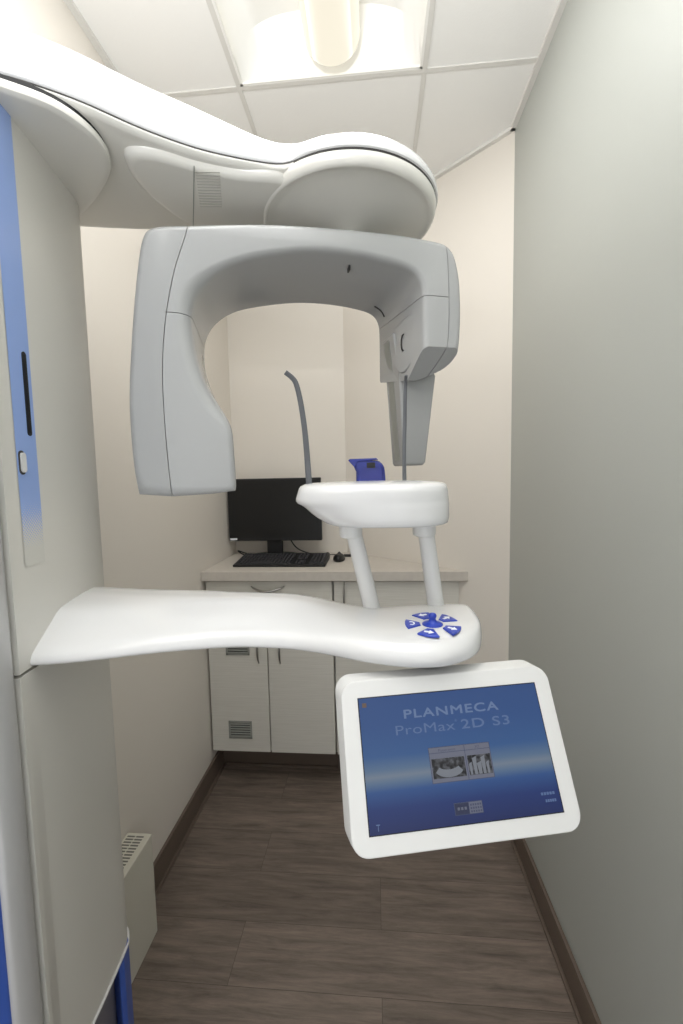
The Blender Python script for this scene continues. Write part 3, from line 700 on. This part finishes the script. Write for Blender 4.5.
def text(s, x, z, size, m_, sx=1, bold=0, al='CENTER'):
    cu = bpy.data.curves.new('t', 'FONT'); cu.body = s; cu.size = size; cu.align_x = al; cu.extrude = .00005; cu.space_character = 1.12 if bold else 1.05
    o = bpy.data.objects.new('t', cu); C.objects.link(o); bpy.context.view_layer.update()
    me = bpy.data.meshes.new_from_object(o.evaluated_get(bpy.context.evaluated_depsgraph_get()))
    bpy.data.objects.remove(o); me.transform(Matrix.Translation((x, -.0012, z)) @ Matrix.Rotation(R(90), 4, 'X') @ Matrix.Diagonal((sx, 1, 1, 1)))
    me.materials.clear()
    if bold:
        b2 = bmesh.new(); b2.from_mesh(me); q2 = me.copy(); q2.transform(Matrix.Translation((bold, -.00002, 0))); b2.from_mesh(q2); q2.transform(Matrix.Translation((-bold/2, -.00002, bold))); b2.from_mesh(q2); b2.to_mesh(me); b2.free()
    me.materials.append(m_)
    q = bpy.data.objects.new('screen_lettering', me); C.objects.link(q); q.parent = ts; return q
text('PLANMECA', -.001, .0480, .0150, M['scr_text'], 1.5, .0007)
text('ProMax', -.037, .0290, .0165, M['scr_text2'], 1.42)
text('2D S3', .0415, .0290, .0160, M['scr_text2'], 1.5, .0005)
text('\u00ae', .0035, .0385, .004, M['scr_text2'])
bm = NB(); plate(bm, -SW/2+.004, -SW/2+.0095, .066, .0715, -.0011); scr('corner_mark', bm, M['scr_orange'])
# picture window with two radiographs
bm = NB(); plate(bm, -.036, .036, -.0215, .0185, -.0010, 1); plate(bm, -.0353, .0353, -.0208, .0178, -.0012); plate(bm, -.0355, .0355, .0115, .0121, -.0015, 1); plate(bm, .0055, .0061, -.0208, .0178, -.0015, 1)
scr('picture_window', bm, [M['scr_pane'], M['scr_line']])
text('Panoramic', -.0145, .0131, .0042, M['scr_line'], 1.1); text('3D', .021, .0131, .0042, M['scr_line'], 1.1)
bm = NB(); plate(bm, -.034, .004, -.0165, .0055, -.0016)
lp = [(-.015+.0165*math.cos(t), -.0065+.0095*math.sin(t)) for t in [R(200+14*k) for k in range(11)]]+[(-.015+.0115*math.cos(t), -.003+.0045*math.sin(t)) for t in [R(340-14*k) for k in range(11)]]
skin(bm, [[(x, y, z) for x, z in lp] for y in (-.0019, -.0016)], mi=1); scr('radiograph', bm, [M['scr_xray'], M['scr_white']])
bm = NB(); plate(bm, .0075, .0345, -.0165, .0055, -.0016)
for k, (xx, w_) in enumerate(((.0095, .0022), (.0145, .003), (.0195, .0034), (.0245, .003), (.0295, .0022))):
    skin(bm, [[(xx-w_*.2, y, -.0160), (xx+w_*.8, y, -.0160), (xx+w_, y, -.002+.006*(k % 2)), (xx-w_*.6, y, -.004+.006*(k % 2))] for y in (-.0019, -.0016)], mi=1)
scr('radiograph', bm, [M['scr_xray'], M['scr_white']])
bm = NB(); plate(bm, -.018, .0165, -.060, -.0465, -.0010, 1); plate(bm, -.0173, -.0005, -.0593, -.0472, -.0012, 2); plate(bm, .0000, .0158, -.0593, -.0472, -.0012, 0)
for k in range(3): plate(bm, -.0142+.0042*k, -.0117+.0042*k, -.0545, -.0515, -.0015, 0)
for i in range(5):
    for j in range(3): plate(bm, .0013+.0029*i, .0032+.0029*i, -.0582+.0036*j, -.0560+.0036*j, -.0015, 1)
scr('key_bar', bm, [M['scr_pane'], M['scr_line'], M['scr_dark']])
text('13:47', SW/2-.006, -.053, .005, M['scr_line'], 1.2, 0, 'RIGHT') if False else None
for z, w_ in ((-.0495, .018), (-.0575, .014)):
    bm = NB()
    for k in range(5): plate(bm, SW/2-.008-w_+k*w_/5, SW/2-.008-w_+(k+.72)*w_/5, z, z+.003, -.0011)
    scr('small_print', bm, M['scr_text2'])
bm = NB(); plate(bm, -SW/2+.008, -SW/2+.0125, -.0675, -.0665, -.0011); plate(bm, -SW/2+.0099, -.1062, -.0735, -.0668, -.0011); scr('corner_glyph', bm, M['scr_text'])
kx, kz_ = .2475/SW, .1505/SH
for ch in ts.children:
    if ch.name.startswith('bezel'): continue
    base = ch.name.split('.')[0]; xs_ = [v.co.x for v in ch.data.vertices]; zc_ = [v.co.z for v in ch.data.vertices]
    if base in ('picture_window', 'radiograph') or (base == 'screen_lettering' and max(zc_) < .02):
        ch.data.transform(Matrix.Translation((.002, 0, -.0085)) @ Matrix.Diagonal((1.08, 1, 1.03, 1)))
    elif base in ('key_bar', 'small_print'): ch.data.transform(Matrix.Translation((.003, 0, -.0075)))
for ch in [c for c in ts.children if not c.name.startswith('bezel')]: ch.data.transform(Matrix.Diagonal((kx, 1, kz_, 1)))
# dark swivel joint joining the screen to the support arm
bm = NB(); lathe(bm, [(.026, 1.203), (.028, 1.205), (.028, 1.2125)], (.075, .61, 0), 32); link('swivel_joint', bm, M['darkgrey'], xr, 50)
bm = NB(); sweep(bm, [(.075, .625, 1.204), (.082, .63, 1.17), (.092, .60, 1.125), (.098, .556, 1.10)], .014, 16); link('screen_bracket', bm, M['shell'], xr, 50)
inv = Matrix.Translation(xr.location).inverted(); bpy.context.view_layer.update()
for ch in xr.children:
    ch.matrix_parent_inverse = inv
ts.matrix_parent_inverse = inv; ts.matrix_basis = SM

# ------------------------------------------------------------------ light and camera
w = bpy.data.worlds.new('World'); bpy.context.scene.world = w; w.use_nodes = True
bg = w.node_tree.nodes['Background']; bg.inputs[0].default_value = (.97, .985, 1, 1); bg.inputs[1].default_value = .68

fl = bpy.data.lights.new('Bounce flash', 'AREA'); fl.shape = 'DISK'; fl.size = .4; fl.energy = 21; fl.color = (.97, .985, 1)
fo = bpy.data.objects.new('bounce_flash', fl); C.objects.link(fo); fo.location = (-.2, -.2, 1.95); fo.rotation_euler = (R(178), 0, 0)
ll = bpy.data.lights.new('Ceiling fixture', 'AREA'); ll.shape = 'RECTANGLE'; ll.size = .56; ll.size_y = 1.16; ll.energy = 8.5; ll.color = (1, .99, .98)
lo = bpy.data.objects.new('ceiling_fixture_light', ll); C.objects.link(lo); lo.location = ((LX0+LX1)/2, (LY0+LY1)/2, ZC-.008)
cam = bpy.data.cameras.new('Camera'); co = bpy.data.objects.new('Camera', cam); C.objects.link(co)
cam.sensor_fit = 'VERTICAL'; cam.sensor_height = 36; cam.lens = 419.9/1024*36; cam.clip_start = .02
yaw, pitch, roll = .0808, -.0807, -.0203
fw = Vector((-math.sin(yaw)*math.cos(pitch), math.cos(yaw)*math.cos(pitch), math.sin(pitch)))
r0 = Vector((math.cos(yaw), math.sin(yaw), 0)); u0 = r0.cross(fw); c, s = math.cos(roll), math.sin(roll)
rt = c*r0+s*u0; u = -s*r0+c*u0
co.matrix_world = Matrix(((rt.x, u.x, -fw.x, 0), (rt.y, u.y, -fw.y, 0), (rt.z, u.z, -fw.z, 1.4727), (0, 0, 0, 1)))
sc = bpy.context.scene; sc.camera = co
vs = sc.view_settings; vs.view_transform = 'Standard'; vs.look = 'None'; vs.gamma = 1; vs.exposure = .6
vs.use_curve_mapping = False
